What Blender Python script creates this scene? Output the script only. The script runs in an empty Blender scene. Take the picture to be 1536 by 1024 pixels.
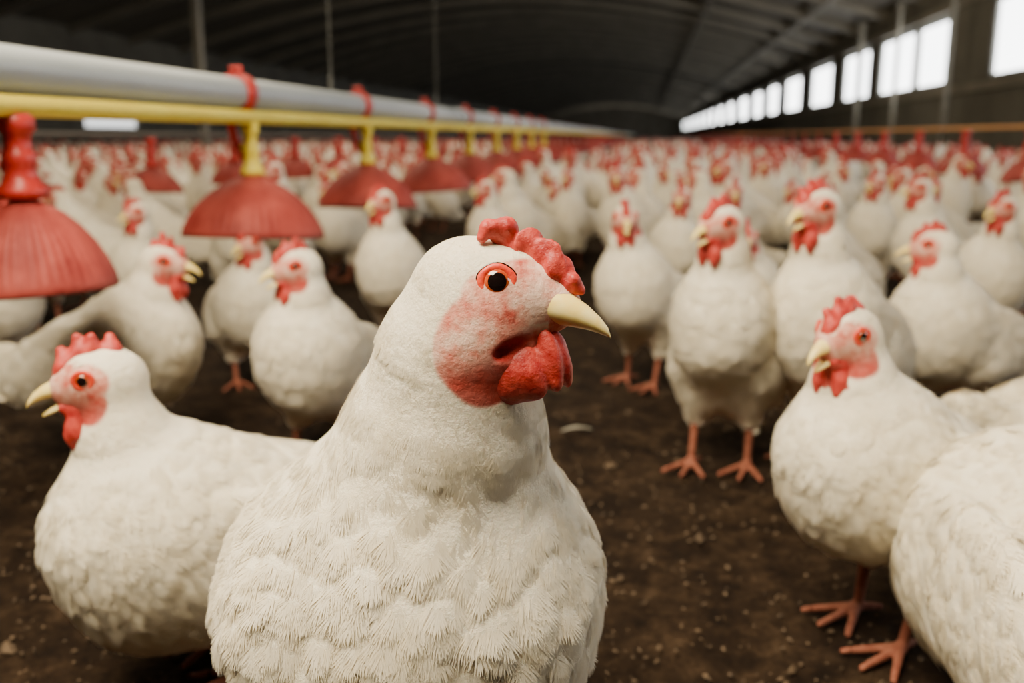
import bpy, math, random
import numpy as np
from mathutils import Vector, Matrix, kdtree
random.seed(7); rng=np.random.default_rng(7)
D=bpy.data; SC=bpy.context.scene; COL=SC.collection
rad=math.radians
# ------------------------------------------------------------------ materials
def newmat(name):
    m=D.materials.new(name); m.use_nodes=True
    nt=m.node_tree; b=nt.nodes['Principled BSDF']; return m,nt,b
def node(nt,t,**k):
    n=nt.nodes.new(t)
    for a,v in k.items(): setattr(n,a,v)
    return n
def ramp(nt,fac,stops):
    r=node(nt,'ShaderNodeValToRGB'); e=r.color_ramp.elements
    while len(e)<len(stops): e.new(.5)
    for i,(p,c) in enumerate(stops): e[i].position=p; e[i].color=(*c,1)
    nt.links.new(fac,r.inputs['Fac']); return r.outputs['Color']
def noise(nt,scale,detail=4,vec=None,rough=.6,stretch=None):
    tc=node(nt,'ShaderNodeTexCoord'); out=tc.outputs['Object']
    if stretch:
        mp=node(nt,'ShaderNodeMapping'); mp.inputs['Scale'].default_value=stretch
        nt.links.new(out,mp.inputs['Vector']); out=mp.outputs['Vector']
    n=node(nt,'ShaderNodeTexNoise'); n.inputs['Scale'].default_value=scale
    n.inputs['Detail'].default_value=detail; n.inputs['Roughness'].default_value=rough
    nt.links.new(out,n.inputs['Vector']); return n.outputs['Fac']
def bump(nt,b,h,strength,dist,prev=None):
    bp=node(nt,'ShaderNodeBump'); bp.inputs['Strength'].default_value=strength; bp.inputs['Distance'].default_value=dist
    nt.links.new(h,bp.inputs['Height'])
    if prev: nt.links.new(prev,bp.inputs['Normal'])
    nt.links.new(bp.outputs['Normal'],b.inputs['Normal']); return bp.outputs['Normal']
def simple(name,c1,c2,scale=30,rough=.6,bs=.2,bd=.002,sss=0,metal=0,coat=0,stretch=None,detail=4):
    m,nt,b=newmat(name)
    f=noise(nt,scale,detail,stretch=stretch)
    nt.links.new(ramp(nt,f,[(.35,c1),(.65,c2)]),b.inputs['Base Color'])
    b.inputs['Roughness'].default_value=rough; b.inputs['Metallic'].default_value=metal
    b.inputs['Coat Weight'].default_value=coat
    if sss:
        b.inputs['Subsurface Weight'].default_value=sss; b.inputs['Subsurface Radius'].default_value=(1,.25,.15); b.inputs['Subsurface Scale'].default_value=.003
    if bs: bump(nt,b,noise(nt,scale*3,5,stretch=stretch),bs,bd)
    return m
def feather_mat(name,sss,bumps=1.,tintc=((.82,.74,.57),(.95,.88,.73))):
    m,nt,b=newmat(name)
    f=noise(nt,35,5)
    base=ramp(nt,f,[(.3,tintc[0]),(.6,tintc[1])])
    at=node(nt,'ShaderNodeAttribute',attribute_name='region')
    sp=node(nt,'ShaderNodeSeparateColor'); nt.links.new(at.outputs['Color'],sp.inputs['Color'])
    def mix(a,bc,fac):
        x=node(nt,'ShaderNodeMix',data_type='RGBA'); nt.links.new(fac,x.inputs['Factor'])
        nt.links.new(a,x.inputs['A'])
        nt.links.new(bc,x.inputs['B']); return x.outputs['Result']
    skin=ramp(nt,noise(nt,80,7,rough=.62),[(.32,(.56,.10,.07)),(.46,(.74,.34,.26)),(.60,(.86,.60,.49))])
    red=ramp(nt,noise(nt,120,4),[(.3,(.36,.016,.013)),(.7,(.58,.05,.036))])
    leg=ramp(nt,noise(nt,150,3),[(.3,(.20,.055,.033)),(.7,(.32,.12,.075))])
    c=mix(base,skin,sp.outputs['Red']); c=mix(c,red,sp.outputs['Green']); c=mix(c,leg,sp.outputs['Blue'])
    nt.links.new(c,b.inputs['Base Color'])
    b.inputs['Roughness'].default_value=.62; b.inputs['Specular IOR Level'].default_value=.25
    if sss:
        b.inputs['Subsurface Weight'].default_value=sss; b.inputs['Subsurface Radius'].default_value=(1,.6,.4); b.inputs['Subsurface Scale'].default_value=.005
    if bumps:
        n1=bump(nt,b,noise(nt,150,4,stretch=(1,1,1.5)),.30*bumps,.0025)
        bump(nt,b,noise(nt,420,7,rough=.7,stretch=(1,1,.7)),.7*bumps,.0012,n1)
    return m
M_FE=feather_mat('white_feathers',.12)
M_FEH=feather_mat('cream_white_feathers',.15)
M_FEL=feather_mat('distant_white_feathers',0,0)
def barb_mat():
    m,nt,b=newmat('feather_barbs')
    nt.links.new(ramp(nt,noise(nt,60,4),[(.3,(.87,.79,.62)),(.6,(.95,.89,.75))]),b.inputs['Base Color'])
    b.inputs['Roughness'].default_value=.7; b.inputs['Specular IOR Level'].default_value=.2
    tr=node(nt,'ShaderNodeBsdfTranslucent'); tr.inputs['Color'].default_value=(.95,.88,.74,1)
    mx=node(nt,'ShaderNodeMixShader'); mx.inputs[0].default_value=.2
    nt.links.new(b.outputs[0],mx.inputs[1]); nt.links.new(tr.outputs[0],mx.inputs[2])
    nt.links.new(mx.outputs[0],nt.nodes['Material Output'].inputs['Surface']); return m
M_BARB=barb_mat()
M_COMB=simple('red_comb_skin',(.38,.012,.011),(.64,.070,.050),150,.50,.7,.0009,sss=.3,coat=.04,detail=7)
M_BEAK=simple('cream_yellow_beak_horn',(.88,.64,.14),(.95,.82,.38),60,.38,.15,.0005,sss=.1)
M_EYE=simple('dark_eye',(.006,.003,.003),(.010,.004,.004),50,.04,0,coat=1)
M_IRIS=simple('orange_brown_iris',(.42,.05,.012),(.62,.11,.02),300,.10,0,coat=1)
M_RING=simple('orange_red_eye_ring',(.70,.030,.010),(.84,.07,.018),200,.40,.5,.0006,sss=.1)
M_BELL=simple('dusty_red_plastic',(.24,.016,.012),(.42,.060,.045),22,.66,.3,.002,detail=9)
M_CLIP=simple('red_plastic',(.42,.018,.014),(.54,.03,.022),20,.4,.1,.002)
M_YEL=simple('yellow_plastic',(.88,.68,.04),(.95,.80,.08),8,.45,.1,.002)
M_ORG=simple('ochre_orange_tube',(.45,.20,.06),(.55,.28,.09),8,.5,.1,.002)
M_DRK=simple('dark_brown_tube',(.05,.035,.025),(.08,.06,.045),8,.6,.1,.002)
M_GREY=simple('grey_galvanised_pipe',(.36,.40,.43),(.52,.56,.59),6,.4,.08,.002,metal=.0,stretch=(1,.2,1))
M_CABLE=simple('grey_cable',(.16,.16,.14),(.22,.22,.2),30,.6,0)
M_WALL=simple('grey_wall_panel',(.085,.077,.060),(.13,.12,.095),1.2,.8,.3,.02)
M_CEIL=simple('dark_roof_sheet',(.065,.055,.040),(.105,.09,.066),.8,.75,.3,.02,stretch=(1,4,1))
M_RIB=simple('grey_steel_rib',(.15,.134,.105),(.21,.19,.15),2,.6,.1,.01)
M_POST=simple('pale_post_steel',(.20,.185,.15),(.28,.26,.21),3,.6,.1,.01)
M_FRAME=simple('window_frame_grey',(.16,.16,.15),(.22,.22,.2),3,.6,0)
def glow(name,c,s):
    m,nt,b=newmat(name)
    nt.links.new(ramp(nt,noise(nt,.6,2),[(.3,(.9,.93,.93)),(.7,(1,1,1))]),b.inputs['Emission Color'])
    b.inputs['Base Color'].default_value=(.8,.8,.8,1); b.inputs['Emission Strength'].default_value=s; b.inputs['Roughness'].default_value=.5
    return m
M_GLOW=glow('daylit_frosted_pane',(1,1,1),8.0)
M_GLOW2=glow('dim_daylit_curtain_gap',(1,1,1),1.6)
def floor_mat():
    m,nt,b=newmat('dark_litter_soil')
    c=ramp(nt,noise(nt,18,15,rough=.85),[(.40,(.011,.006,.0035)),(.49,(.032,.018,.010)),(.57,(.070,.042,.024)),(.66,(.15,.10,.06))])
    nt.links.new(c,b.inputs['Base Color']); b.inputs['Roughness'].default_value=.9; b.inputs['Specular IOR Level'].default_value=.2
    n1=bump(nt,b,noise(nt,22,12,rough=.8),1,.07); bump(nt,b,noise(nt,130,8,rough=.75),1,.02,n1); return m
M_FLOOR=floor_mat()
M_CHIP=simple('brown_straw_litter',(.03,.018,.010),(.15,.10,.06),40,.85,0)
# ------------------------------------------------------------------ mesh utils
def mesh_from(name,V,F,mats,smooth=True,mi=None,region=None):
    me=D.meshes.new(name); V=np.asarray(V,dtype=np.float32)
    if isinstance(F,np.ndarray):
        n=len(F); k=F.shape[1]
        me.vertices.add(len(V)); me.vertices.foreach_set('co',V.ravel())
        me.loops.add(n*k); me.loops.foreach_set('vertex_index',F.astype(np.int32).ravel())
        me.polygons.add(n); me.polygons.foreach_set('loop_start',np.arange(0,n*k,k,dtype=np.int32))
        me.update(calc_edges=True)
    else:
        me.from_pydata([tuple(v) for v in V.tolist()],[],F)
    for m in mats: me.materials.append(m)
    if mi is not None: me.polygons.foreach_set('material_index',np.asarray(mi,dtype=np.int32))
    me.polygons.foreach_set('use_smooth',np.full(len(me.polygons),smooth))
    if region is not None:
        a=me.attributes.new('region','FLOAT_COLOR','POINT')
        a.data.foreach_set('color',np.asarray(region,dtype=np.float32).ravel())
    me.update(); return me
def obj(name,me,parent=None,loc=None,mat=None,**props):
    o=D.objects.new(name,me); COL.objects.link(o)
    if parent: o.parent=parent
    if mat is not None: o.matrix_local=mat
    if loc is not None: o.location=loc
    for k,v in props.items(): o[k]=v
    return o
class MB:
    def __init__(s): s.V=[];s.F=[];s.M=[]
    def box(s,x0,x1,y0,y1,z0,z1,m=0):
        n=len(s.V); s.V+= [(x0,y0,z0),(x1,y0,z0),(x1,y1,z0),(x0,y1,z0),(x0,y0,z1),(x1,y0,z1),(x1,y1,z1),(x0,y1,z1)]
        for f in [(0,3,2,1),(4,5,6,7),(0,1,5,4),(1,2,6,5),(2,3,7,6),(3,0,4,7)]: s.F.append(tuple(n+i for i in f)); s.M.append(m)
    def lathe(s,prof,seg=32,c=(0,0,0),m=0,mod=None):
        n=len(s.V)
        for i,(r,z) in enumerate(prof):
            for j in range(seg):
                t=2*math.pi*j/seg; rr=r*(mod(t,i) if mod else 1)
                s.V.append((c[0]+rr*math.cos(t),c[1]+rr*math.sin(t),c[2]+z))
        for i in range(len(prof)-1):
            for j in range(seg):
                a=n+i*seg+j; b=n+i*seg+(j+1)%seg
                s.F.append((a,a+seg,b+seg,b)); s.M.append(m)
    def tube(s,pts,rs,seg=14,m=0,caps=True):
        n=len(s.V); pts=[Vector(p) for p in pts]
        for i,p in enumerate(pts):
            d=(pts[min(i+1,len(pts)-1)]-pts[max(i-1,0)]).normalized()
            up=Vector((0,0,1)) if abs(d.z)<.9 else Vector((1,0,0))
            x=d.cross(up).normalized(); y=x.cross(d)
            r=rs[i] if hasattr(rs,'__len__') else rs
            for j in range(seg):
                t=2*math.pi*j/seg; q=p+x*math.cos(t)*r+y*math.sin(t)*r; s.V.append(tuple(q))
        for i in range(len(pts)-1):
            for j in range(seg):
                a=n+i*seg+j; b=n+i*seg+(j+1)%seg; s.F.append((a,a+seg,b+seg,b)); s.M.append(m)
        if caps:
            s.F.append(tuple(n+j for j in range(seg))); s.M.append(m)
            e=n+(len(pts)-1)*seg; s.F.append(tuple(e+seg-1-j for j in range(seg))); s.M.append(m)
    def mesh(s,name,mats,smooth=True): return mesh_from(name,np.array(s.V),s.F,mats,smooth,s.M)
# ------------------------------------------------------------------ SDF
def frame(d,up=(0,0,1)):
    x=np.array(d,float); x/=np.linalg.norm(x); y=np.cross(up,x); y/=np.linalg.norm(y); z=np.cross(x,y)
    return np.stack([x,y,z],1)
def C(a,b,ra,rb,k=.01): return ('c',np.array(a,float),np.array(b,float),ra,rb,k)
def E(c,r,R=None,k=.01): return ('e',np.array(c,float),np.array(r,float),np.eye(3) if R is None else R,k)
def prim(P,p):
    if p[0]=='c':
        a,b=p[1],p[2]; ab=b-a; pa=P-a; t=np.clip(pa@ab/max(ab@ab,1e-12),0,1)
        return np.linalg.norm(pa-t[:,None]*ab,axis=1)-(p[3]+t*(p[4]-p[3]))
    q=(P-p[1])@p[3]; k0=np.linalg.norm(q/p[2],axis=1); k1=np.linalg.norm(q/p[2]**2,axis=1)+1e-9
    return k0*(k0-1)/k1
def sdf(P,prims,subs=()):
    d=None
    for p in prims:
        e=prim(P,p)
        if d is None: d=e; continue
        k=p[-1]; h=np.maximum(k-np.abs(d-e),0)/k; d=np.minimum(d,e)-h*h*k*.25
    for p in subs:
        e=-prim(P,p); k=p[-1]; h=np.maximum(k-np.abs(d-e),0)/k; d=np.maximum(d,e)+h*h*k*.25
    return d
def bounds(prims,pad):
    lo=np.full(3,9.);hi=-lo
    for p in prims:
        if p[0]=='c':
            for q,r in((p[1],p[3]),(p[2],p[4])): lo=np.minimum(lo,q-r);hi=np.maximum(hi,q+r)
        else:
            e=np.sqrt(((p[3]*p[2])**2).sum(1)); lo=np.minimum(lo,p[1]-e);hi=np.maximum(hi,p[1]+e)
    return lo-pad,hi+pad
def nets(prims,h,subs=()):
    lo,hi=bounds(prims,2.5*h); n=np.ceil((hi-lo)/h).astype(int)+1
    ax=[lo[i]+h*np.arange(n[i]) for i in range(3)]
    F=np.empty(n,dtype=np.float64)
    for i in range(0,n[0],16):
        g=np.stack(np.meshgrid(ax[0][i:i+16],ax[1],ax[2],indexing='ij'),-1).reshape(-1,3)
        F[i:i+16]=sdf(g,prims,subs).reshape(-1,n[1],n[2])
    m=n-1; acc=np.zeros((*m,3)); cnt=np.zeros(m)
    def sl(c): return tuple(slice(c[i],c[i]+m[i]) for i in range(3))
    cs=[(a,b,c) for a in(0,1) for b in(0,1) for c in(0,1)]
    for c0 in cs:
        for a in range(3):
            if c0[a]==0:
                c1=list(c0); c1[a]=1
                v0=F[sl(c0)]; v1=F[sl(c1)]; cr=(v0<0)!=(v1<0)
                t=np.where(cr,v0/np.where(cr,v0-v1,1),0)
                for k in range(3): acc[...,k]+=np.where(cr,c0[k]+(t if k==a else 0),0)
                cnt+=cr
    act=cnt>0; idx=-np.ones(m,dtype=int); idx[act]=np.arange(act.sum())
    ii=np.argwhere(act); V=(ii+acc[act]/cnt[act][:,None])*h+lo
    Q=[]
    for a in range(3):
        b,c=(a+1)%3,(a+2)%3
        s0=[slice(None)]*3; s1=[slice(None)]*3; s0[a]=slice(0,-1); s1[a]=slice(1,None)
        v0=F[tuple(s0)]; v1=F[tuple(s1)]
        e=np.argwhere((v0<0)!=(v1<0)); e=e[(e[:,b]>0)&(e[:,c]>0)]
        ins=F[tuple(e.T)]<0
        def g(db,dc):
            q=e.copy(); q[:,b]-=db; q[:,c]-=dc
            return idx[tuple(q.T)]
        q=np.stack([g(1,1),g(0,1),g(0,0),g(1,0)],1)
        q[~ins]=q[~ins][:,::-1]; Q.append(q)
    return V,np.concatenate(Q)
def subdiv(V,F):
    e=np.concatenate([F[:,[i,(i+1)%4]] for i in range(4)]); es=np.sort(e,1)
    u,inv=np.unique(es,axis=0,return_inverse=True); inv=inv.reshape(-1)
    n=len(V); nf=len(F); V2=np.concatenate([V,V[u].mean(1),V[F].mean(1)])
    em=(n+inv).reshape(4,nf).T; fc=n+len(u)+np.arange(nf)
    return V2,np.concatenate([np.stack([F[:,i],em[:,i],fc,em[:,(i+3)%4]],1) for i in range(4)])
def grad(V,prims,subs=(),e=.0006):
    g=np.stack([sdf(V+np.eye(3)[i]*e,prims,subs)-sdf(V-np.eye(3)[i]*e,prims,subs) for i in range(3)],1)
    return g/(np.linalg.norm(g,axis=1)[:,None]+1e-9)
def build(prims,h,subs=(),sub=1,proj=2):
    V,F=nets(prims,h,subs)
    for _ in range(sub): V,F=subdiv(V,F)
    for _ in range(proj):
        V=V-np.clip(sdf(V,prims,subs),-h,h)[:,None]*grad(V,prims,subs)*.9
    return V,F,grad(V,prims,subs)
def wob(P,f,s=0):
    r=np.random.default_rng(s+11); o=0
    for i in range(9):
        k=r.normal(size=3); k/=np.linalg.norm(k); o=o+np.sin(P@k*f*r.uniform(.5,1.7)+r.uniform(0,6))
    return o/4
def smoothH(H,F,n,it):
    for _ in range(it):
        a=np.zeros(n); c=np.zeros(n); m=H[F].mean(1)
        for i in range(4): np.add.at(a,F[:,i],m); np.add.at(c,F[:,i],1)
        H=a/np.maximum(c,1)
    return H
def lumps(V,F,N,flow,cell,amp,mask,seed,zs=.75,it=3):
    """soft shingled feather-clump relief"""
    r=np.random.default_rng(seed); sel=r.permutation(len(V)); S=V*np.array([1,1,zs])
    used={}; feats=[]
    for i in sel:
        c=cell[i]; key=tuple((S[i]/(c*.9)).astype(int))+(int(c*1e4),)
        if key in used: continue
        used[key]=1; feats.append(i)
    kd=kdtree.KDTree(len(feats))
    for j,i in enumerate(feats): kd.insert(S[i],j)
    kd.balance(); feats=np.array(feats)
    nn=np.empty(len(V),int); d1=np.empty(len(V)); d2=np.empty(len(V))
    for i in range(len(V)):
        a=kd.find_n(S[i],2); nn[i]=a[0][1]; d1[i]=a[0][2]; d2[i]=a[1][2] if len(a)>1 else a[0][2]
    c=cell; edge=np.clip((d2-d1)/c,0,.7)/.7
    al=((V-V[feats[nn]])*flow).sum(1)/c
    H=amp*(np.sin(edge*1.57)*.8+np.clip(al,-1,1)*.35)
    H=smoothH(H,F,len(V),it)
    return V+N*(H*mask)[:,None]
def vnormals(V,F):
    fn=np.cross(V[F[:,2]]-V[F[:,0]],V[F[:,3]]-V[F[:,1]]); n=np.zeros_like(V)
    for i in range(4): np.add.at(n,F[:,i],fn)
    return n/(np.linalg.norm(n,axis=1)[:,None]+1e-12)
def barbs(V,N,F,flow,length,mask,nf,nb,seed,width=.00045,lift=.10,fan=.1):
    r=np.random.default_rng(seed)
    T=V[F]; a=np.linalg.norm(np.cross(T[:,2]-T[:,0],T[:,3]-T[:,1]),axis=1)
    w=a*mask[F[:,0]]/np.maximum(length[F[:,0]],.003)**1.2; w/=w.sum()
    fi=r.choice(len(F),nf,p=w); bc=r.dirichlet((1,1,1,1),nf)
    P=(V[F[fi]]*bc[...,None]).sum(1); n=N[F[fi,0]]; f=flow[F[fi,0]]; L=length[F[fi,0]]*r.uniform(.75,1.25,nf)
    s=np.cross(n,f); s/=np.linalg.norm(s,axis=1)[:,None]+1e-9; f=np.cross(s,n)
    an=r.normal(0,.10,nf)+.12*wob(P,110,seed); f=f*np.cos(an)[:,None]+s*np.sin(an)[:,None]; s=np.cross(n,f)
    VV=[];NN=[]
    for j in range(nb):
        th=(j/(nb-1)-.5)*1.9+r.normal(0,.06,nf); jj=abs(j/(nb-1)-.5)*2
        base=P+f*(L*.45*(1-jj))[:,None]-n*.0006
        tip=P+f*(L*(.35+.65*np.cos(th)))[:,None]+s*(L*.50*np.sin(th))[:,None]+n*(L*(lift+r.normal(0,.010,nf)))[:,None]
        mid=base*.5+tip*.5+n*(L*.02)[:,None]
        d=tip-base; sd=np.cross(n,d); sd/=np.linalg.norm(sd,axis=1)[:,None]+1e-9
        ww=(width*L/.012)[:,None]
        VV.append(np.stack([base-sd*ww,base+sd*ww,mid-sd*ww*.9,mid+sd*ww*.9,tip-sd*ww*.15,tip+sd*ww*.15],1))
        nn=n+s*(fan*np.sin(th))[:,None]+f*.05; nn/=np.linalg.norm(nn,axis=1)[:,None]
        NN.append(np.repeat(nn[:,None],6,1))
    VV=np.concatenate(VV); NN=np.concatenate(NN); k=len(VV); o=np.arange(k)[:,None]*6
    FF=np.concatenate([o+np.array([0,2,3,1]),o+np.array([2,4,5,3])])
    return VV.reshape(-1,3),FF,NN.reshape(-1,3)
def barb_mesh(VV,FF,NN):
    me=mesh_from('plumage',VV,FF,[M_BARB],True)
    me.normals_split_custom_set_from_vertices(NN.astype(np.float32).tolist()); return me
def tangent(f,N):
    f=f-(f*N).sum(1)[:,None]*N; return f/(np.linalg.norm(f,axis=1)[:,None]+1e-6)
def noise_red(V,N,amp,f,seed): return V+N*(amp*wob(V,f,seed)+amp*.5*wob(V,f*2.3,seed+1))[:,None]
# ------------------------------------------------------------------ room
H0=.44
W=4.0; LX=-11.0; YE=112.0; YB=-3.0; EAVE=2.5; RIDGE=3.8
def roofz(x):
    t=(x-LX)/(W-LX)*2-1; return EAVE+(RIDGE-EAVE)*(1-abs(t)**1.8)
nx,ny=160,150
xs=np.linspace(LX,W,nx); ys=YB+(YE-YB)*np.linspace(0,1,ny)**2.6
gx,gy=np.meshgrid(xs,ys,indexing='ij'); P=np.stack([gx,gy,0*gx],-1).reshape(-1,3)
P[:,2]=np.minimum(0,wob(P,9,3)*.003-.003)
I=np.arange(nx*ny).reshape(nx,ny)
Fq=np.stack([I[:-1,:-1],I[1:,:-1],I[1:,1:],I[:-1,1:]],-1).reshape(-1,4)
obj('floor',mesh_from('floor',P,Fq,[M_FLOOR]),kind='structure')
m=MB(); n=40
xs=[LX+(W-LX)*i/n for i in range(n+1)]
V=[];Fc=[]
for x in xs: V+=[(x,YB,roofz(x)),(x,YE,roofz(x)),(x,YE,roofz(x)+.08),(x,YB,roofz(x)+.08)]
for i in range(n):
    a=i*4;b=a+4
    Fc+=[(a,a+1,b+1,b),(a+3,b+3,b+2,a+2)]
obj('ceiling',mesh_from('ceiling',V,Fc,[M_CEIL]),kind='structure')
wins=[(8.6,12.2),(13.7,15.4),(15.55,17.7),(18.5,20.8),(22.1,24.7),(26.4,29.1),(30.8,33.2),(35.0,37.6),(39.8,43.2),(46.0,49.2)]
y=52.0
while y<106: wins.append((y,y+3.6)); y+=6.5
wins=[(0.5,3.2),(4.2,7.6)]+wins  # nearest two windows are out of view, added for their light
Z0,Z1=1.11,2.03
m=MB(); m.box(W,W+.15,YB,YE,0,Z0); m.box(W,W+.15,YB,YE,Z1,EAVE+.08)
py=YB
for a,b in wins: m.box(W,W+.15,py,a,Z0,Z1); py=b
m.box(W,W+.15,py,YE,Z0,Z1)
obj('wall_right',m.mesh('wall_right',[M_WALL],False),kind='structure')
for i,(a,b) in enumerate(wins):
    m=MB(); t=.05
    m.box(W+.06,W+.08,a,b,Z0,Z1,1)
    m.box(W+.02,W+.12,a,b,Z0,Z0+t);m.box(W+.02,W+.12,a,b,Z1-t,Z1);m.box(W+.02,W+.12,a,a+t,Z0+t,Z1-t);m.box(W+.02,W+.12,b-t,b,Z0+t,Z1-t)
    obj('window_%d'%(i+1),m.mesh('window',[M_FRAME,M_GLOW],False),kind='structure')
vents=[(14.9,15.6),(17.6,19.6)]
m=MB(); m.box(LX-.15,LX,YB,YE,0,.60); m.box(LX-.15,LX,YB,YE,.80,EAVE+.08)
py=YB
for a,b in vents: m.box(LX-.15,LX,py,a,.60,.80); py=b
m.box(LX-.15,LX,py,YE,.60,.80)
obj('wall_left',m.mesh('wall_left',[M_WALL],False),kind='structure')
for i,(a,b) in enumerate(vents):
    m=MB(); m.box(LX-.09,LX-.07,a,b,.60,.80,1); m.box(LX-.12,LX-.02,a,b,.60,.62); m.box(LX-.12,LX-.02,a,b,.78,.80)
    obj('window_%d'%(len(wins)+i+1),m.mesh('window',[M_FRAME,M_GLOW2],False),kind='structure')
def gable(y0,y1,name):
    V=[];F=[]
    for x in xs: V+=[(x,y0,-.02),(x,y0,roofz(x)+.05),(x,y1,roofz(x)+.05),(x,y1,-.02)]
    for i in range(n):
        a=i*4;b=a+4; F+=[(a,b,b+1,a+1),(a+1,b+1,b+2,a+2),(a+2,b+2,b+3,a+3)]
    obj(name,mesh_from(name,V,F,[M_WALL],False),kind='structure')
gable(YE,YE+.15,'wall_back'); gable(YB-.15,YB,'wall_front')
k=0; y=2.0
while y<YE:
    V=[];F=[]
    for x in xs:
        z=roofz(x); V+=[(x,y-.05,z-.16),(x,y+.05,z-.16),(x,y+.05,z-.005),(x,y-.05,z-.005)]
    for i in range(n):
        a=i*4;b=a+4; F+=[(a,b,b+1,a+1),(a,a+3,b+3,b),(a+1,b+1,b+2,a+2)]
    k+=1; obj('trim_%d'%k,mesh_from('roof_rib',V,F,[M_RIB],False),kind='structure')
    y+=2.2 if y<40 else 4.4
for x in (3.0,1.2):
    m=MB(); m.box(x-.025,x+.025,YB+.01,YE-.01,roofz(x)-.16,roofz(x)-.06); k+=1
    obj('trim_%d'%k,m.mesh('roof_purlin',[M_RIB],False),kind='structure')
m=MB(); m.box(W-.06,W-.001,YB+.01,YE-.01,2.06,2.16); m.box(W-.06,W-.001,YB+.01,YE-.01,.98,1.08); k+=1
obj('trim_%d'%k,m.mesh('wall_rail',[M_RIB],False),kind='structure')
def post(x,y,w=.04):
    m=MB(); z=roofz(x)-.17
    m.box(-w,w,-w,w,0,z); m.box(-w*2,w*2,-w*2,w*2,0,.015); m.box(-w*1.6,w*1.6,-w*1.6,w*1.6,z-.06,z)
    return m.mesh('support_post',[M_POST],False)
for x,y,w in [(3.75,12.9,.032),(3.75,18.1,.04),(3.75,15.5,.028),(-4.6,9.5,.036)]:
    obj('support_post',post(x,y,w),loc=(x,y,0),label='pale steel roof support post standing in the litter',category='post',group='roof support posts')
# ------------------------------------------------------------------ feeder lines
def bell_mesh():
    m=MB()
    prof=[(.0125,.0),(.017,-.003),(.022,-.008),(.036,-.014),(.054,-.023),(.074,-.038),(.092,-.056),(.106,-.076),(.115,-.094),(.120,-.101),(.121,-.108),(.118,-.111),(.113,-.108),(.108,-.094),(.098,-.074),(.082,-.054),(.06,-.036),(.03,-.022),(.004,-.014)]
    m.lathe(prof,240,mod=lambda t,i:1+(.026*abs(math.cos(24*t))**.7 if 3<=i<=8 else 0)+(.006*math.sin(3*t+1)))
    return m.mesh('dome',[M_BELL])
def neck_mesh(mat,fat):
    m=MB(); f=1.35 if fat else 1
    m.lathe([(.0,-.002),(.020*f,-.004),(.021*f,.006),(.015*f,.014),(.012*f,.03),(.0135*f,.034),(.0135*f,.046),(.011*f,.05),(.011*f,.066),(.015*f,.072),(.015*f,.086),(.010*f,.09)],24)
    m.tube([(-.004,0,.012),(-.02,0,.03),(-.016,0,.052)],[.004,.005,.003],8)
    return m.mesh('neck',[mat])
PR=.0275
def clip_mesh():
    m=MB(); c=(-.02,0,.139); R=PR+.0035
    for y in (-.012,.012):
        m.tube([(c[0]+R*math.cos(a),y,c[2]+R*math.sin(a)) for a in np.linspace(0,2*math.pi,25)],.0045,8,caps=False)
    V0=len(m.V)
    for a in np.linspace(0,2*math.pi,25):
        for y in(-.014,.014):
            for r in (R-.0025,R+.003): m.V.append((c[0]+r*math.cos(a),y,c[2]+r*math.sin(a)))
    for i in range(24):
        a=V0+i*4;b=a+4
        for q in((a,b,b+2,a+2),(a+1,a+3,b+3,b+1),(a,a+1,b+1,b),(a+2,b+2,b+3,a+3)): m.F.append(q); m.M.append(0)
    m.tube([(-.026,0,.112),(-.034,0,.085),(-.028,0,.05),(-.012,0,.02)],[.008,.009,.008,.005],10)
    m.tube([(-.01,0,.17),(-.012,0,.182),(-.03,0,.182),(-.03,0,.17)],[.004,.005,.005,.004],8)
    return m.mesh('clip',[M_CLIP])
ME_DOME=bell_mesh(); ME_NY=neck_mesh(M_YEL,0); ME_NR=neck_mesh(M_CLIP,1); ME_CL=clip_mesh()
def simple_bell(clip):
    m=MB()
    m.lathe([(.018,.09),(.013,.05),(.02,.004),(.036,-.014),(.074,-.038),(.106,-.074),(.121,-.1),(.115,-.105),(.09,-.07),(.03,-.02),(.003,-.015)],28)
    if clip: m.tube([(-.02,-.012,.139+.03),(-.02+.031,-.012,.139),(-.02,-.012,.139-.03),(-.03,0,.08),(-.012,0,.02)],.007,8)
    return m.mesh('bell_feeder',[M_BELL])
ME_SB=[simple_bell(0),simple_bell(1)]
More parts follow.
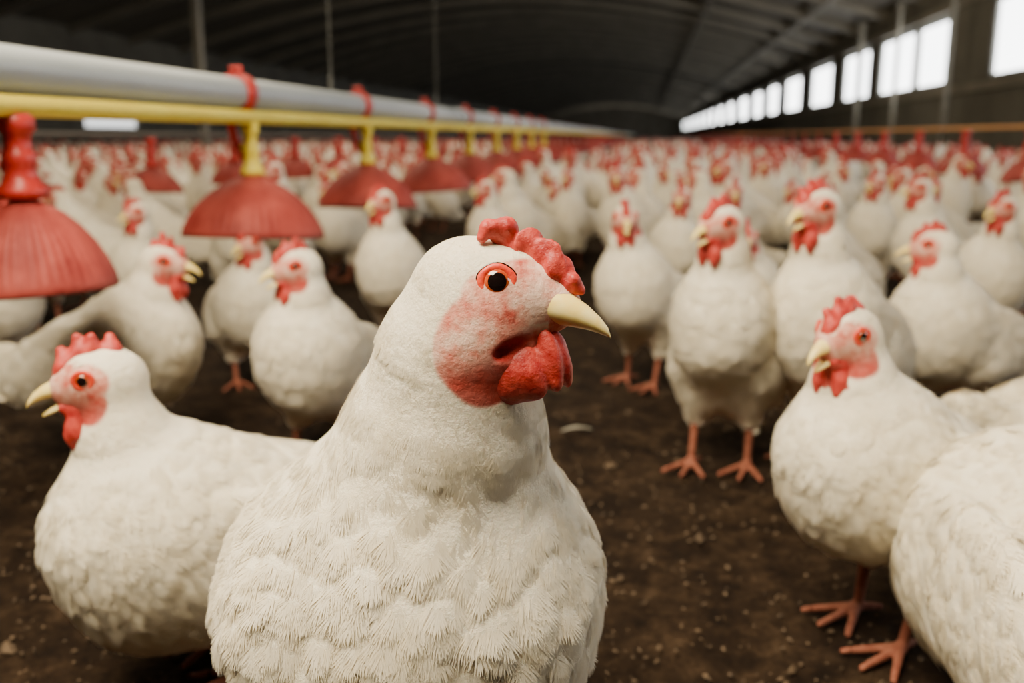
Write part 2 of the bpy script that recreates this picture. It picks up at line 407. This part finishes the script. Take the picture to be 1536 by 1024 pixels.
def line(X,zt,ylist,main,tube,fullto,cables,s=1.):
    ysx=list(np.linspace(-1.2 if X<1 else .5,60,40))
    if main:
        m=MB(); m.tube([(X-.02,q,zt+.139) for q in ysx],PR,24)
        for q in np.arange(3.6,60,3.0): m.tube([(X-.02,q,zt+.139),(X-.02,q+.09,zt+.139)],PR+.003,20)
        obj('feed_pipe',m.mesh('feed_pipe',[M_GREY]),label='long round grey feed pipe suspended above the flock',category='pipe')
    m=MB(); m.tube([(X,q,zt+.098) for q in ysx],.0125*(1 if main else .65),16)
    obj('water_pipe',m.mesh('water_pipe',[tube]),label='thin yellow plastic tube running under the grey pipe' if main else 'thin tube carrying red drinkers across the barn',category='pipe')
    for i,q in enumerate(ylist):
        lab='red ribbed bell feeder hanging from a yellow tube' if main else 'small red bell drinker hanging from a thin tube'
        if i==0 and main: lab='red ribbed bell feeder with thick red neck under tube'
        if i<fullto:
            e=D.objects.new('bell_feeder',None); e.empty_display_size=.05; COL.objects.link(e); e.location=(X,q,zt)
            e['label']=lab; e['category']='poultry feeder'; e['group']='red bell feeders on the feed lines'
            if i==0 and main: scm=Matrix.Diagonal((.74,.74,1.0,1))
            else: scm=Matrix.Scale(1.04*s,4)
            tilt=Matrix.Rotation(rad(random.uniform(-6,6)),4,'X')@Matrix.Rotation(rad(random.uniform(-5,5)),4,'Y')@Matrix.Rotation(random.uniform(0,6),4,'Z')@scm
            obj('dome',ME_DOME,e,mat=tilt)
            obj('neck',ME_NR if (i==0 or not main) else ME_NY,e)
            if main and i: obj('clip',ME_CL,e)
        else:
            o=obj('bell_feeder',ME_SB[1 if main else 0],loc=(X,q,zt),label=lab,category='poultry feeder',group='red bell feeders on the feed lines')
            if not main: o.scale=(s,s,1)
    for q in cables:
        m=MB(); x=X-.02*main; z=roofz(x)-.002; b=.168 if main else .107
        m.tube([(0,0,zt+b),(0,0,zt+.21),(0,0,z)],[.0035,.0009,.0009],8); m.tube([(0,-.006,zt+b-.003),(0,0,zt+.21),(0,.006,zt+b-.003)],.003,6)
        obj('suspension_cable',m.mesh('suspension_cable',[M_CABLE]),loc=(x,q,0),label='thin grey cable holding a feed pipe from the roof',category='cable',group='feed line suspension cables')
line(-.70,.375,[.985,1.625,2.34,3.07]+[3.07+.70*i for i in range(1,40)],1,M_YEL,9,[2.14,3.25])
line(1.35,.375,[2.2+.7*i for i in range(34)],0,M_ORG,8,[],.8)
line(-1.62,.345,[2.3+.65*i for i in range(30)],0,M_DRK,8,[],.78)
# ------------------------------------------------------------------ chicken parts in head frame
def comb_mesh(v):
    r=random.Random(v); pr=[C((.026,0,.002),(.020,0,.012),.0045,.005,.006),C((.020,0,.012),(.006,0,.019),.005,.005,.006),C((.006,0,.019),(-.012,0,.018),.005,.0036,.006)]
    for x,z,l in [(.021,.012,.009),(.012,.017,.013),(.002,.019,.014),(-.009,.018,.009)]:
        s=r.uniform(-.005,.005); pr.append(C((x,0,z),(x-.002+r.uniform(-.003,.003),s,z+l*(.7+.5*r.random())),.0052,.0034,.005))
    V,F,N=build(pr,.0018,sub=0); V=noise_red(V,N,.0007,330,v); return mesh_from('comb',V,F,[M_COMB])
def wattle_mesh(v):
    pr=[]
    for s in(1,-1):
        pr+=[C((.018,s*.007,-.012),(.019,s*.008,-.030),.005,.0075,.004),E((.020,s*.008,-.033),(.008,.0045,.012),k=.004)]
    pr+=[C((.024,.006,-.013),(.024,-.006,-.013),.0045,.0045,.004)]
    V,F,N=build(pr,.0018,sub=0); V=noise_red(V,N,.0005,350,v); return mesh_from('wattle',V,F,[M_COMB])
def beak_loft(cs,seg=16):
    V=[];F=[]
    for (x,y,z,rz,ry) in cs:
        for j in range(seg):
            t=2*math.pi*j/seg; V.append((x,y+ry*math.cos(t),z+rz*math.sin(t)*(1 if math.sin(t)>0 else .75)))
    for i in range(len(cs)-1):
        for j in range(seg):
            a=i*seg+j;b=i*seg+(j+1)%seg; F.append((a,b,b+seg,a+seg))
    F.append(tuple(range(seg-1,-1,-1))); F.append(tuple((len(cs)-1)*seg+j for j in range(seg)))
    return V,F
def beak_mesh():
    V,F=beak_loft([(.020,0,-.001,.0080,.0088),(.028,0,-.0015,.0066,.0070),(.036,0,-.003,.0050,.0046),(.042,0,-.0055,.0034,.003),(.046,0,-.0085,.0018,.0014),(.0475,0,-.011,.0006,.0005)])
    V2,F2=beak_loft([(.018,0,-.0115,.0035,.008),(.027,0,-.0135,.003,.0055),(.034,0,-.0160,.0022,.0035),(.039,0,-.0180,.001,.0012)])
    n=len(V); return mesh_from('beak',np.array(V+V2),F+[tuple(n+i for i in f) for f in F2],[M_BEAK])
def eye_mesh(re=.0044,rr=.0056,tr=.0018,bulge=.6,seg=28,pup=.55,outline=0):
    """eye whose outward axis is +Y"""
    V=[];F=[];M=[]
    rings=16
    for i in range(rings+1):
        a=math.pi/2*i/rings; r=re*math.sin(a)+1e-6; h=re*bulge*math.cos(a)
        for j in range(seg):
            t=2*math.pi*j/seg; V.append((r*math.cos(t),h,r*math.sin(t)))
    for i in range(rings):
        for j in range(seg):
            p=i*seg+j;q=i*seg+(j+1)%seg; F.append((p,q,q+seg,p+seg)); M.append(0 if i<rings*pup else 1)
    def torus(rr,tr,mi,fl,off):
        n=len(V); k=10
        for j in range(seg):
            t=2*math.pi*j/seg
            for l in range(k):
                s=2*math.pi*l/k; r=rr+tr*math.cos(s)*(1+.10*math.sin(5*t)); V.append((r*math.cos(t)*1.05,tr*fl*math.sin(s)+off,r*math.sin(t)*.97))
        for j in range(seg):
            for l in range(k):
                a=n+j*k+l;b=n+j*k+(l+1)%k;c=n+((j+1)%seg)*k+(l+1)%k;d=n+((j+1)%seg)*k+l
                F.append((a,b,c,d)); M.append(mi)
    torus(rr,tr,2,.6,.0002)
    if outline: torus(rr+tr*1.0,.0006,0,1.,-.0003)
    return mesh_from('eye',np.array(V),F,[M_EYE,M_IRIS,M_RING],True,M)
ME_COMB=[comb_mesh(i) for i in range(3)]; ME_WAT=[wattle_mesh(i) for i in range(2)]; ME_BEAK=beak_mesh(); ME_EYEM=eye_mesh()
# ------------------------------------------------------------------ generic chicken
def pose(zc=.14,pitch=10,hx=.10,hz=.27,hy=0.,yaw=0,hp=5,fat=1.0,stance=0.,sit=False):
    return dict(zc=zc,pitch=pitch,hx=hx,hz=hz,hy=hy,yaw=yaw,hp=hp,fat=fat,stance=stance,sit=sit)
def head_frame(p):
    yw=rad(p['yaw']); d=(math.cos(yw)*math.cos(rad(p['hp'])),math.sin(yw)*math.cos(rad(p['hp'])),-math.sin(rad(p['hp'])))
    return np.array([p['hx'],p['hy'],p['hz']]),frame(d)
def chick_prims(p,lod=0):
    a=rad(p['pitch']); u=np.array([math.cos(a),0,math.sin(a)]); Rb=frame(u); B=np.array([0,0,p['zc']]); f=p['fat']
    Hc,R=head_frame(p); z=np.array([0,0,1.])
    pr=[E(B,(.112*f,.062*f,.062*f),Rb),E(B+u*.045*f-z*.004,(.060*f,.056*f,.068*f),Rb,.03),
        C(B-u*.05,B-u*.122+z*.012,.050*f,.024,.03),E(B-u*.150+z*.030,(.046,.015,.023),frame((-u+z*.6)),.02)]
    N0=B+u*.054*f+z*.026; N2=Hc-R[:,0]*.007-z*.006
    N1=N0*.42+N2*.58+u*.004
    pr+=[C(N0,N1,.042*f,.0250,.034),C(N1,N2,.0250,.0195,.015)]
    for s in(1,-1):
        yv=np.array([0,s,0]); 
        pr.append(E(B-u*.026+yv*.054*f+z*.010,(.090*f,.0160,.041*f),frame(u*1.+yv*-.10),.014 if p['sit'] else .005))
    pr+=[E(Hc,(.0275,.0190,.0215),R,.010),C(Hc+R[:,0]*.008,Hc+R[:,0]*.022-R[:,2]*.002,.0160,.0100,.008),C(Hc+R[:,0]*.0-R[:,2]*.008,Hc+R[:,0]*.018-R[:,2]*.012,.013,.008,.008)]
    legs=[]
    if not p['sit']:
        for s in(1,-1):
            y=s*.032; st=p['stance']*s; an=min(.068,p['zc']*.45)
            pr.append(C((0,y*1.0,p['zc']-.030),(-.006+st*.5,y,an),.034*f,.013,.026))
            legs+=[C((-.008+st*.5,y,an),(.004+st,y,.012),.0056,.0040,.005)]
            for t in(-34,0,32): legs.append(C((.006+st,y,.008),(.006+st+.045*math.cos(rad(t)),y+.045*math.sin(rad(t)),.0035),.0042,.0025,.003))
            legs.append(C((.004+st,y,.008),(-.020+st,y-s*.006,.0035),.0040,.0025,.003))
    reds=[]
    if lod:
        def h(x,y,zz): return Hc+R@np.array([x,y,zz])
        reds=[C(h(.024,0,.006),h(.006,0,.028),.008,.008,.004),C(h(.006,0,.028),h(-.012,0,.024),.008,.007,.004),C(h(.018,0,-.014),h(.020,0,-.036),.009,.010,.004)]
        legs=legs+[C(h(.026,0,-.002),h(.048,0,-.009),.006,.002,.004)]
    return pr,legs,reds
def ss(x,a,b): t=np.clip((x-a)/(b-a),0,1); return t*t*(3-2*t)
def region(V,p,pr,legs,reds,lod=0):
    Hc,R=head_frame(p); q=(V-Hc)@R
    e1=((q[:,0]-.012)/.0175)**2+((q[:,2]-.003)/.0125)**2; e2=((q[:,0]-.013)/.0150)**2+((q[:,2]+.011)/.014)**2
    e=np.minimum(e1,e2)+.12*wob(V,260,5); near=(np.linalg.norm(q,axis=1)<.042)
    skin=(1-ss(e,.80,1.2))*near*(np.abs(q[:,1])>.004+.0*q[:,2])
    skin=np.maximum(skin,(q[:,0]>.021)*near*(q[:,2]<.010))
    c=np.zeros((len(V),4)); c[:,3]=1; c[:,0]=skin
    c[:,1]=np.clip(.7*skin*ss(-q[:,2],.002,.017)+.15*skin,0,1)
    if legs:
        dl=sdf(V,legs); db=sdf(V,pr); c[:,2]=1-ss(dl-db,-.001,.002)
    if reds:
        dr=sdf(V,reds); c[:,1]=dr<.004; c[:,0]*=1-c[:,1]; c[:,2]*=1-c[:,1]
        c[:,1]=np.maximum(c[:,1],c[:,0]*.5)
    return c
def flowof(V,N,p):
    a=rad(p['pitch']); u=np.array([math.cos(a),0,math.sin(a)]); t=np.clip((V[:,2]-p['zc']-.02)/.06,0,1)[:,None]*(V[:,0:1]>0)
    return tangent(-u*(1-t)*1.-np.array([.1,0,.55])*(1-t)+np.array([-.25,0,-1])*t,N)
def make_variant(p,seed,h=.0040,plum=True):
    pr,legs,reds=chick_prims(p); allp=pr+legs
    V,F,N=build(allp,h,sub=1)
    reg=region(V,p,pr,legs,reds)
    fl=flowof(V,N,p); Hc,R=head_frame(p)
    dh=np.linalg.norm(V-Hc,axis=1); mask=(1-np.clip(reg[:,0]+reg[:,2],0,1))*np.clip((dh-.028)/.05,.05,1)
    cell=np.where((dh<.07),.014,.022)
    V=lumps(V,F,N,fl,cell,.0015,mask,seed,it=5)
    V=V+N*(mask*.0011*wob(V*np.array([1,1,.6]),75,seed))[:,None]
    me=mesh_from('chicken',V,F,[M_FE],region=reg)
    pl=None
    if plum:
        N=vnormals(V,F)
        L=np.clip(.004+(dh-.025)*.12,.004,.0145)
        VV,FF,NN=barbs(V,N,F,fl,L,(mask>.04)*(reg[:,0]<.1)*1.*(V[:,2]>.04),6500,8,seed,.0006,.014,.20)
        pl=barb_mesh(VV,FF,NN)
    return dict(me=me,pl=pl,p=p)
def spawn(v,x,y,yaw,scale=1.,label='',group=None,plum=True,parts=True):
    o=obj('chicken',v['me'],loc=(x,y,0)); o.rotation_euler=(0,0,rad(yaw)); o.scale=(scale,)*3
    o['label']=label; o['category']='chicken'; o['group']=group or 'white chickens in the barn'
    if parts:
        Hc,R=head_frame(v['p']); Mh=Matrix.Translation(Vector(Hc))@Matrix([list(r) for r in R]).to_4x4()
        obj('comb',random.choice(ME_COMB),o,mat=Mh,label='red serrated comb'); obj('wattle',random.choice(ME_WAT),o,mat=Mh,label='red hanging wattle'); obj('beak',ME_BEAK,o,mat=Mh)
        obj('eye',ME_EYEM,o,mat=Mh@Matrix.Translation((.0095,.0180,.005))@Matrix.Rotation(rad(-16),4,'Z'))
        obj('eye',ME_EYEM,o,mat=Mh@Matrix.Translation((.0095,-.0180,.005))@Matrix.Rotation(rad(180+16),4,'Z'))
        if plum and v['pl']: obj('plumage',v['pl'],o)
    return o
PV=[pose(.102,14,.082,.232,yaw=-14,fat=1.14),          #0 A
    pose(.140,24,.070,.262,yaw=6,fat=1.02,stance=.012),          #1 F
    pose(.152,52,.056,.298,yaw=-30,fat=.90,stance=-.008),         #2 H upright
    pose(.154,34,.070,.304,yaw=-16,fat=.98,stance=.012),           #3 I
    pose(.148,30,.072,.284,yaw=35,fat=.98,stance=.012),            #4 J
    pose(.085,2,.100,.180,yaw=50,fat=1.15,sit=True),              #5 sitting
    pose(.148,24,.082,.288,yaw=-50,fat=1.0,stance=-.012),          #6
    pose(.145,8,.120,.215,yaw=10,hp=35,fat=1.05,stance=.01),      #7 lowered head
    pose(.128,20,.084,.246,yaw=12,fat=1.05,stance=.012),          #8 B
    pose(.122,26,.068,.248,yaw=-48,fat=1.0,stance=-.012),         #9 C
    pose(.112,-2,.125,.145,yaw=20,hp=55,fat=1.36,sit=True)]                #10 G
VAR=[make_variant(p,i+20) for i,p in enumerate(PV)]
named=[ # variant,x,y,yaw,scale,label
 (0,-.330,.690,-138,1.13,'plump white chicken with beak turned aside on dark litter'),
 (8,-.725,1.17,-8,1.12,'white chicken with head turned sideways under a red feeder'),
 (9,-.435,1.20,-88,1.12,'white chicken with pale beak turned aside on dark litter'),
 (3,-.485,1.80,-95,1.05,'white chicken standing upright with red comb among the flock'),
 (9,-.70,1.58,-60,1.05,'white chicken standing on the litter beneath the feeder line'),
 (1,.225,.810,-142,1.08,'white chicken facing forward with upright red comb and orange feet'),
 (10,.305,.655,98,1.1,'plump white chicken seen from the rear beside another bird'),
 (2,.112,1.235,-106,1.12,'slim white chicken standing upright with head turned aside'),
 (3,.255,1.27,-122,1.16,'white chicken with large red comb and fanned tail'),
 (4,.005,1.66,-118,1.07,'white chicken standing alert on the open litter'),
 (6,.66,1.92,-95,1.08,'white chicken with red face standing in the crowd'),
 (5,.56,1.10,10,1.15,'white chicken resting low with its back showing'),
 (2,.60,2.6,-100,1.08,'white chicken with raised neck in the crowd'),
 (3,.40,2.05,-130,1.06,'white chicken with raised neck behind its neighbours'),
 (4,-1.10,1.42,-20,1.05,'white chicken partly hidden behind its neighbour'),
 (6,-1.06,1.85,-60,1.0,'white chicken standing near the feeder line'),
 (9,.48,1.48,-140,1.14,'white chicken with head turned walking between other birds'),
 (9,.80,1.62,-100,1.14,'white chicken with red comb walking near the drinker line'),
 (8,.20,1.84,-100,1.05,'white chicken standing between taller neighbours on the litter'),
]
for v,x,y,yw,s,l in named: spawn(VAR[v],x,y,yw,s,l)
# ------------------------------------------------------------------ camera
cam=D.cameras.new('camera'); co=D.objects.new('camera',cam); COL.objects.link(co)
co.location=(0,0,H0); co.rotation_euler=(rad(90-12.4),0,rad(8)); cam.sensor_width=36; cam.lens=36*1400/1536
cam.clip_start=.02; cam.clip_end=300
cam.dof.use_dof=True; cam.dof.focus_distance=.415; cam.dof.aperture_fstop=7.0
SC.camera=co
p=rad(12.4); yw=rad(8)
def proj(x,y,z):
    xr=x*math.cos(yw)+y*math.sin(yw); yf=-x*math.sin(yw)+y*math.cos(yw); zz=z-H0
    t=yf*math.cos(p)-zz*math.sin(p); 
    if t<.1: return None
    return 768+1400*xr/t,512-1400*(zz*math.cos(p)+yf*math.sin(p))/t,t
# ------------------------------------------------------------------ crowd
cand=[]; sp=.29; y=1.98
occ=[(n_[1],n_[2]) for n_ in named]
while y<62:
    x=max(LX+.4,-.9*y-.5)
    while x<min(W-.4,.5*y+.3):
        if y<8.5 or random.random()<.8:
            px=min(W-.3,x+random.uniform(-.07,.07)*sp/.285); py=y+random.uniform(-.07,.07)*sp/.285
            q=proj(px,py,.25)
            clear=abs(px+.70)>.22 and abs(px-1.35)>.14 and abs(px+1.62)>.13
            if q and clear and -90<q[0]<1630 and min((px-a)**2+(py-b)**2 for a,b in occ)>.065 and not(py<2.5 and -.32<px<.0+.12*(py-1.9)):
                cand.append((math.hypot(px,py),px,py))
        x+=sp
    sp=.29 if y<8 else (.34 if y<16 else (.45 if y<30 else .7)); y+=sp*.9
cand.sort()
LOD=[]; FLK=[]
for i,pp in enumerate([PV[1],PV[2],PV[3],PV[6],PV[4],PV[9]]):
    pr,legs,reds=chick_prims(pp,1); al=pr+legs+reds
    V,F,N=build(al,.0075,sub=0,proj=1); reg=region(V,pp,pr,legs,reds,1)
    V=V+N*(.0022*wob(V,200,i))[:,None]*(1-reg[:,1:2])
    LOD.append(mesh_from('chicken',V,F,[M_FEL],region=reg))
    if i<4:
        V,F,N=build(al,.0135,sub=0,proj=1); reg=region(V,pp,pr,legs,reds,1); FLK.append((V,F,reg))
NI=300-len(named)-1
for i,(d,x,y) in enumerate(cand[:NI]):
    yaw=random.gauss(-105,40); s=random.uniform(1.0,1.17)
    if d<4.0:
        spawn(random.choice(VAR[1:5]+VAR[6:7]+VAR[1:4]+VAR[8:9]),x,y,yaw,s,'white chicken with red comb standing in the crowded flock')
    else:
        o=obj('chicken',random.choice(LOD),loc=(x,y,0)); o.rotation_euler=(0,0,rad(yaw)); o.scale=(s,)*3
        o['label']='white chicken with red comb standing in the crowded flock'; o['category']='chicken'; o['group']='white chickens in the barn'
VV=[];FF=[];RR=[];n0=0
for d,x,y in cand[NI:]:
    V,F,reg=random.choice(FLK); a=rad(random.gauss(-105,60)); s=random.uniform(.96,1.15)
    Rz=np.array([[math.cos(a),-math.sin(a),0],[math.sin(a),math.cos(a),0],[0,0,1]])
    VV.append((V*s)@Rz.T+np.array([x,y,0])); FF.append(F+n0); RR.append(reg); n0+=len(V)
print('flock',len(cand)-NI,'verts',n0)
obj('chicken_flock',mesh_from('chicken_flock',np.concatenate(VV),np.concatenate(FF),[M_FEL],region=np.concatenate(RR)),kind='stuff',label='dense distant flock of white chickens with red combs',category='chickens')
# ------------------------------------------------------------------ hero chicken (local: X right, Y away, Z up)
O=np.array([-.06,.50,0.])
u=np.array([.10,-.97,.16]); Rb=frame(u)
hd=frame((.96,-.20,-.12))
hp_=[E((-.060,.508,.178),(.128,.090,.086),Rb),E((-.050,.454,.194),(.088,.064,.090),k=.035),
 E((-.120,.494,.198),(.036,.092,.052),None,.024),
 E((.006,.490,.195),(.032,.090,.052),None,.024),
 C((-.07,.58,.19),(-.085,.66,.22),.065,.03,.03),
 C((-.042,.462,.240),(-.034,.444,.298),.056,.0385,.060),C((-.034,.444,.298),(-.029,.431,.342),.0385,.0305,.030),C((-.029,.431,.342),(-.021,.423,.371),.0305,.0228,.015),
 E((-.010,.420,.3700),(.0325,.0220,.0220),hd,.012),
 C((.002,.417,.371),(.020,.412,.3665),.0172,.0108,.010),
 C((-.012,.419,.344),(-.020,.432,.312),.020,.029,.022),
 E((-.016,.411,.353),(.018,.014,.019),None,.014),E((-.016,.428,.353),(.018,.014,.019),None,.014),
 C((-.010,.416,.343),(.014,.411,.341),.014,.0065,.008)]
legs=[]
for s in(-1,1):
    x=-.062+s*.045
    hp_.append(C((x,.50,.13),(x,.505,.075),.045,.015,.02)); legs.append(C((x,.505,.078),(x,.50,.012),.0088,.0065,.006))
    for t in(-118,-90,-62): legs.append(C((x,.498,.009),(x+.052*math.cos(rad(t)),.498+.052*math.sin(rad(t)),.0045),.0064,.004,.004))
    legs.append(C((x,.50,.009),(x,.525,.0045),.0055,.0038,.004))
mouth=C((-.006,.3965,.3478),(.030,.391,.3545),.0022,.0074,.004)
subs=[mouth]
V,F,N=build(hp_+legs,.0034,subs,sub=1)
Hc=np.array([-.010,.42,.36]); hm=(np.linalg.norm(V-Hc,axis=1)<.055)
fsel=hm[F].all(1)
Vh,Fh=subdiv(V,F[fsel])
F=np.concatenate([F[~fsel],Fh]); V=Vh
for _ in range(2): V=V-np.clip(sdf(V,hp_+legs,subs),-.002,.002)[:,None]*grad(V,hp_+legs,subs,.0004)*.9
N=grad(V,hp_+legs,subs,.0004)
X,Y,Z=V.T
e1=((X+.011)/.0225)**2+((Z-.350)/.0260)**2; e2=((X-.003)/.025)**2+((Z-.3730)/.0140)**2
e=np.minimum(e1,e2)+.06*wob(V,220,9)
skin=(1-ss(e,.92,1.16))*(Z>.322)*(np.linalg.norm(V-Hc,axis=1)<.055)*(Y<.432+.02*(X>.0))
skin=np.maximum(skin,(X>.016)*(Z<.378)*(Z>.33)*(Y<.44))
reg=np.zeros((len(V),4)); reg[:,3]=1; reg[:,0]=skin
dm=prim(V,mouth); reg[:,1]=(1-ss(dm,.0010,.0050))*(Y<.415)
reg[:,1]=np.maximum(reg[:,1],.85*skin*ss(-Z+.35*(X+.01),-.356,-.338))
reg[:,1]=np.maximum(reg[:,1],.18*skin*ss(e,.50,.95)*(1-ss(X,-.006,.006))*ss(-Z,-.374,-.350))
dl=sdf(V,legs); reg[:,2]=1-ss(dl-sdf(V,hp_),-.001,.002)
dh=np.linalg.norm(V-np.array([-.015,.42,.37]),axis=1)
mask=(1-np.clip(skin*1.3+reg[:,2],0,1))
tN=np.clip((Z-.225)/.07,0,1)[:,None]
th=np.clip((.045-dh)/.02,0,1)[:,None]
fl=-u*(1-tN)*.30+np.array([0,0,-1.])*(1-tN)*1.0+np.array([-.1,.05,-1.])*tN
fl=tangent(fl*(1-th)+np.array([-1,.1,-.45])*th,N)
cell=np.full(len(V),.0200)
amp=.0001+.0021*ss(-Z,-.335,-.225)+.0004*np.clip((dh-.04)/.03,0,1)
V=lumps(V,F,N,fl,cell,amp,mask,5,.62,it=10)
V=V+N*(mask*ss(dh,.05,.09)*.0010*wob(V*np.array([1,1,.45]),95,31))[:,None]
hero_me=mesh_from('chicken',V-O,F,[M_FEH],region=reg)
hero=obj('chicken',hero_me); hero.rotation_euler=(0,0,rad(8))
c8,s8=math.cos(rad(8)),math.sin(rad(8)); hero.location=(O[0]*c8-O[1]*s8,O[0]*s8+O[1]*c8,0)
hero['label']='large white chicken with red comb, open beak and orange-ringed eye'; hero['category']='chicken'; hero['group']='white chickens in the barn'
N=vnormals(V,F)
L=np.clip(.0028+(dh-.025)*.12,.0028,.0135)
VV,FF,NN=barbs(V,N,F,fl,L,(mask>.35)*(Z>.06)*1.,22000,13,3,.00040,.006,.16)
obj('plumage',barb_mesh(VV-O,FF,NN),hero,label='soft overlapping white feathers')
# hero comb: folded fleshy sheet
hc=[C((-.010,.420,.3895),(.004,.418,.3900),.0030,.0042,.006),C((.004,.418,.3900),(.018,.413,.3835),.0042,.0042,.007),C((.018,.413,.3835),(.027,.409,.3745),.0042,.0034,.006),
 E((-.0035,.4155,.3970),(.0068,.0026,.0068),frame((1,.2,.1)),.004),C((-.003,.415,.4010),(-.0105,.413,.4005),.0038,.0030,.004),C((-.0105,.413,.4005),(-.0130,.411,.3960),.0030,.0022,.003),
 E((.0075,.4135,.3940),(.0072,.0024,.0066),frame((1,.45,.0)),.003),
 E((.0150,.4105,.3895),(.0074,.0026,.0070),frame((1,-.35,-.6)),.003),
 E((.0205,.4080,.3838),(.0062,.0028,.0060),frame((1,.4,-.9)),.003),
 C((.0250,.4080,.3785),(.0268,.4055,.3785),.0038,.0028,.003),C((.026,.408,.3755),(.0305,.406,.3732),.0032,.0022,.003)]
hv,hf,hn=build(hc,.0009,sub=0); hv=noise_red(hv,hn,.0006,480,3)
obj('comb',mesh_from('comb',hv-O,hf,[M_COMB]),hero,label='bright red folded comb')
hw=[C((-.014,.410,.343),(.000,.407,.338),.0085,.0100,.010),E((-.002,.4040,.3335),(.0145,.0068,.0112),frame((1,-.1,.2)),.008),
    E((.0080,.4020,.3380),(.0075,.0058,.0130),frame((1,-.2,.35)),.005),
    E((.0168,.4030,.3430),(.0058,.0048,.0145),frame((1,-.3,.25)),.0022),E((.0220,.4085,.3425),(.0044,.0055,.0140),frame((1,.2,.3)),.0012),
    E((.004,.424,.334),(.013,.006,.012),None,.004)]
wv,wf,wn=build(hw,.0011,sub=0); wv=noise_red(wv,wn,.0004,260,7)
obj('wattle',mesh_from('wattle',wv-O,wf,[M_COMB]),hero,label='red folded wattle lobes')
bv,bf=beak_loft([(.008,.4125,.3668,.0104,.0110),(.014,.4105,.3664,.0102,.0104),(.020,.408,.3654,.0096,.0094),(.027,.4055,.3636,.0082,.0074),(.0335,.4035,.3611,.0062,.0054),(.0385,.4023,.3583,.0043,.0035),(.0420,.4015,.3557,.0025,.0019),(.0435,.4012,.3534,.0007,.0006)],seg=24)
obj('beak',mesh_from('beak',np.array(bv)-O,bf,[M_BEAK]),hero,label='pale yellow hooked beak')
EH=eye_mesh(.0058,.0066,.0018,.50,40,.50,1)
obj('eye',EH,hero,mat=Matrix.Translation(Vector(np.array([-.0065,.3988,.3785])-O))@Matrix.Rotation(rad(180+4),4,'Z')@Matrix.Rotation(rad(12),4,'X'),label='dark glossy eye with orange ring')
obj('eye',EH,hero,mat=Matrix.Translation(Vector(np.array([-.0030,.4410,.3775])-O))@Matrix.Rotation(rad(-14),4,'Z'))
# ------------------------------------------------------------------ litter
N_=16000; r=np.random.default_rng(5)
yy=.25+4.5*r.random(N_)**1.3; xx=(r.random(N_)-.5)*(1.6*yy+.6)
an=r.random(N_)*6.28; ln=r.uniform(.001,.0045,N_)*(1+(r.random(N_)<.04)*1.4); wd=ln*r.uniform(.3,.7,N_); zz=r.uniform(.0003,.001,N_)
dx=np.stack([np.cos(an),np.sin(an),r.normal(0,.15,N_)],1)*ln[:,None]; dy=np.stack([-np.sin(an),np.cos(an),r.normal(0,.2,N_)],1)*wd[:,None]
c=np.stack([xx,yy,zz],1); top=c+np.stack([0*zz,0*zz,ln*.8],1)
VV=np.stack([c-dx,c+dy,c+dx,c-dy,top],1).reshape(-1,3); o=np.arange(N_)[:,None]*5
FF=np.concatenate([np.c_[o+0,o+3,o+4],np.c_[o+3,o+2,o+4],np.c_[o+2,o+1,o+4],np.c_[o+1,o+0,o+4]])
obj('litter_crumbs',mesh_from('litter_crumbs',VV,FF,[M_CHIP],False),kind='stuff',label='brown straw and wood crumbs scattered over the soil',category='litter')
V=[];F=[]
for i in range(13):
    t=i/12; w=.006*math.sin(math.pi*min(1,t*1.05))**.6+.0004; x=-.024+.048*t; z=.003+.006*math.sin(t*3)
    V+=[(x,-w,z),(x,0,z+.0015),(x,w,z)]
for i in range(12):
    a=i*3; F+=[(a,a+3,a+4,a+1),(a+1,a+4,a+5,a+2)]
lf=obj('loose_feather',mesh_from('loose_feather',V,F,[M_POST]),loc=(-.092,1.358,0)); lf.rotation_euler=(0,0,.25)
lf['label']='small loose brownish feather lying on the dark litter'; lf['category']='feather'
# ------------------------------------------------------------------ lights
def area(loc,target,sx,sy,e,c):
    l=D.lights.new('added_light','AREA'); l.shape='RECTANGLE'; l.size=sx; l.size_y=sy; l.energy=e; l.color=c
    o=D.objects.new('added_light',l); COL.objects.link(o); o.location=loc
    o.rotation_euler=(Vector(target)-Vector(loc)).to_track_quat('-Z','Y').to_euler()
WC=(1,.85,.60)
area((-.55,.02,1.75),(-.1,.65,.30),1.2,.9,108,WC)  # unseen soft key, added above left to light the hero hen
area((-1.6,5,3.0),(-1.0,4.5,0),3.5,5,165,WC)  # added overhead light for the near flock, not a barn fixture
area((-2.5,13,3.2),(-2,14,0),4,6,270,WC)  # added overhead light to lift the flock farther back
area((1,12,1.2),(1.5,16,9),3,16,150,(1,.89,.68))  # added uplight that brightens the roof and ribs from below
area((-3,100,1.6),(-2,112,1.6),8,1.6,120,(1,.92,.80))  # added wash on the end wall, faces away from the camera
w=D.worlds.new('World'); SC.world=w; w.use_nodes=True
w.node_tree.nodes['Background'].inputs['Color'].default_value=(.8,.85,.9,1); w.node_tree.nodes['Background'].inputs['Strength'].default_value=.3
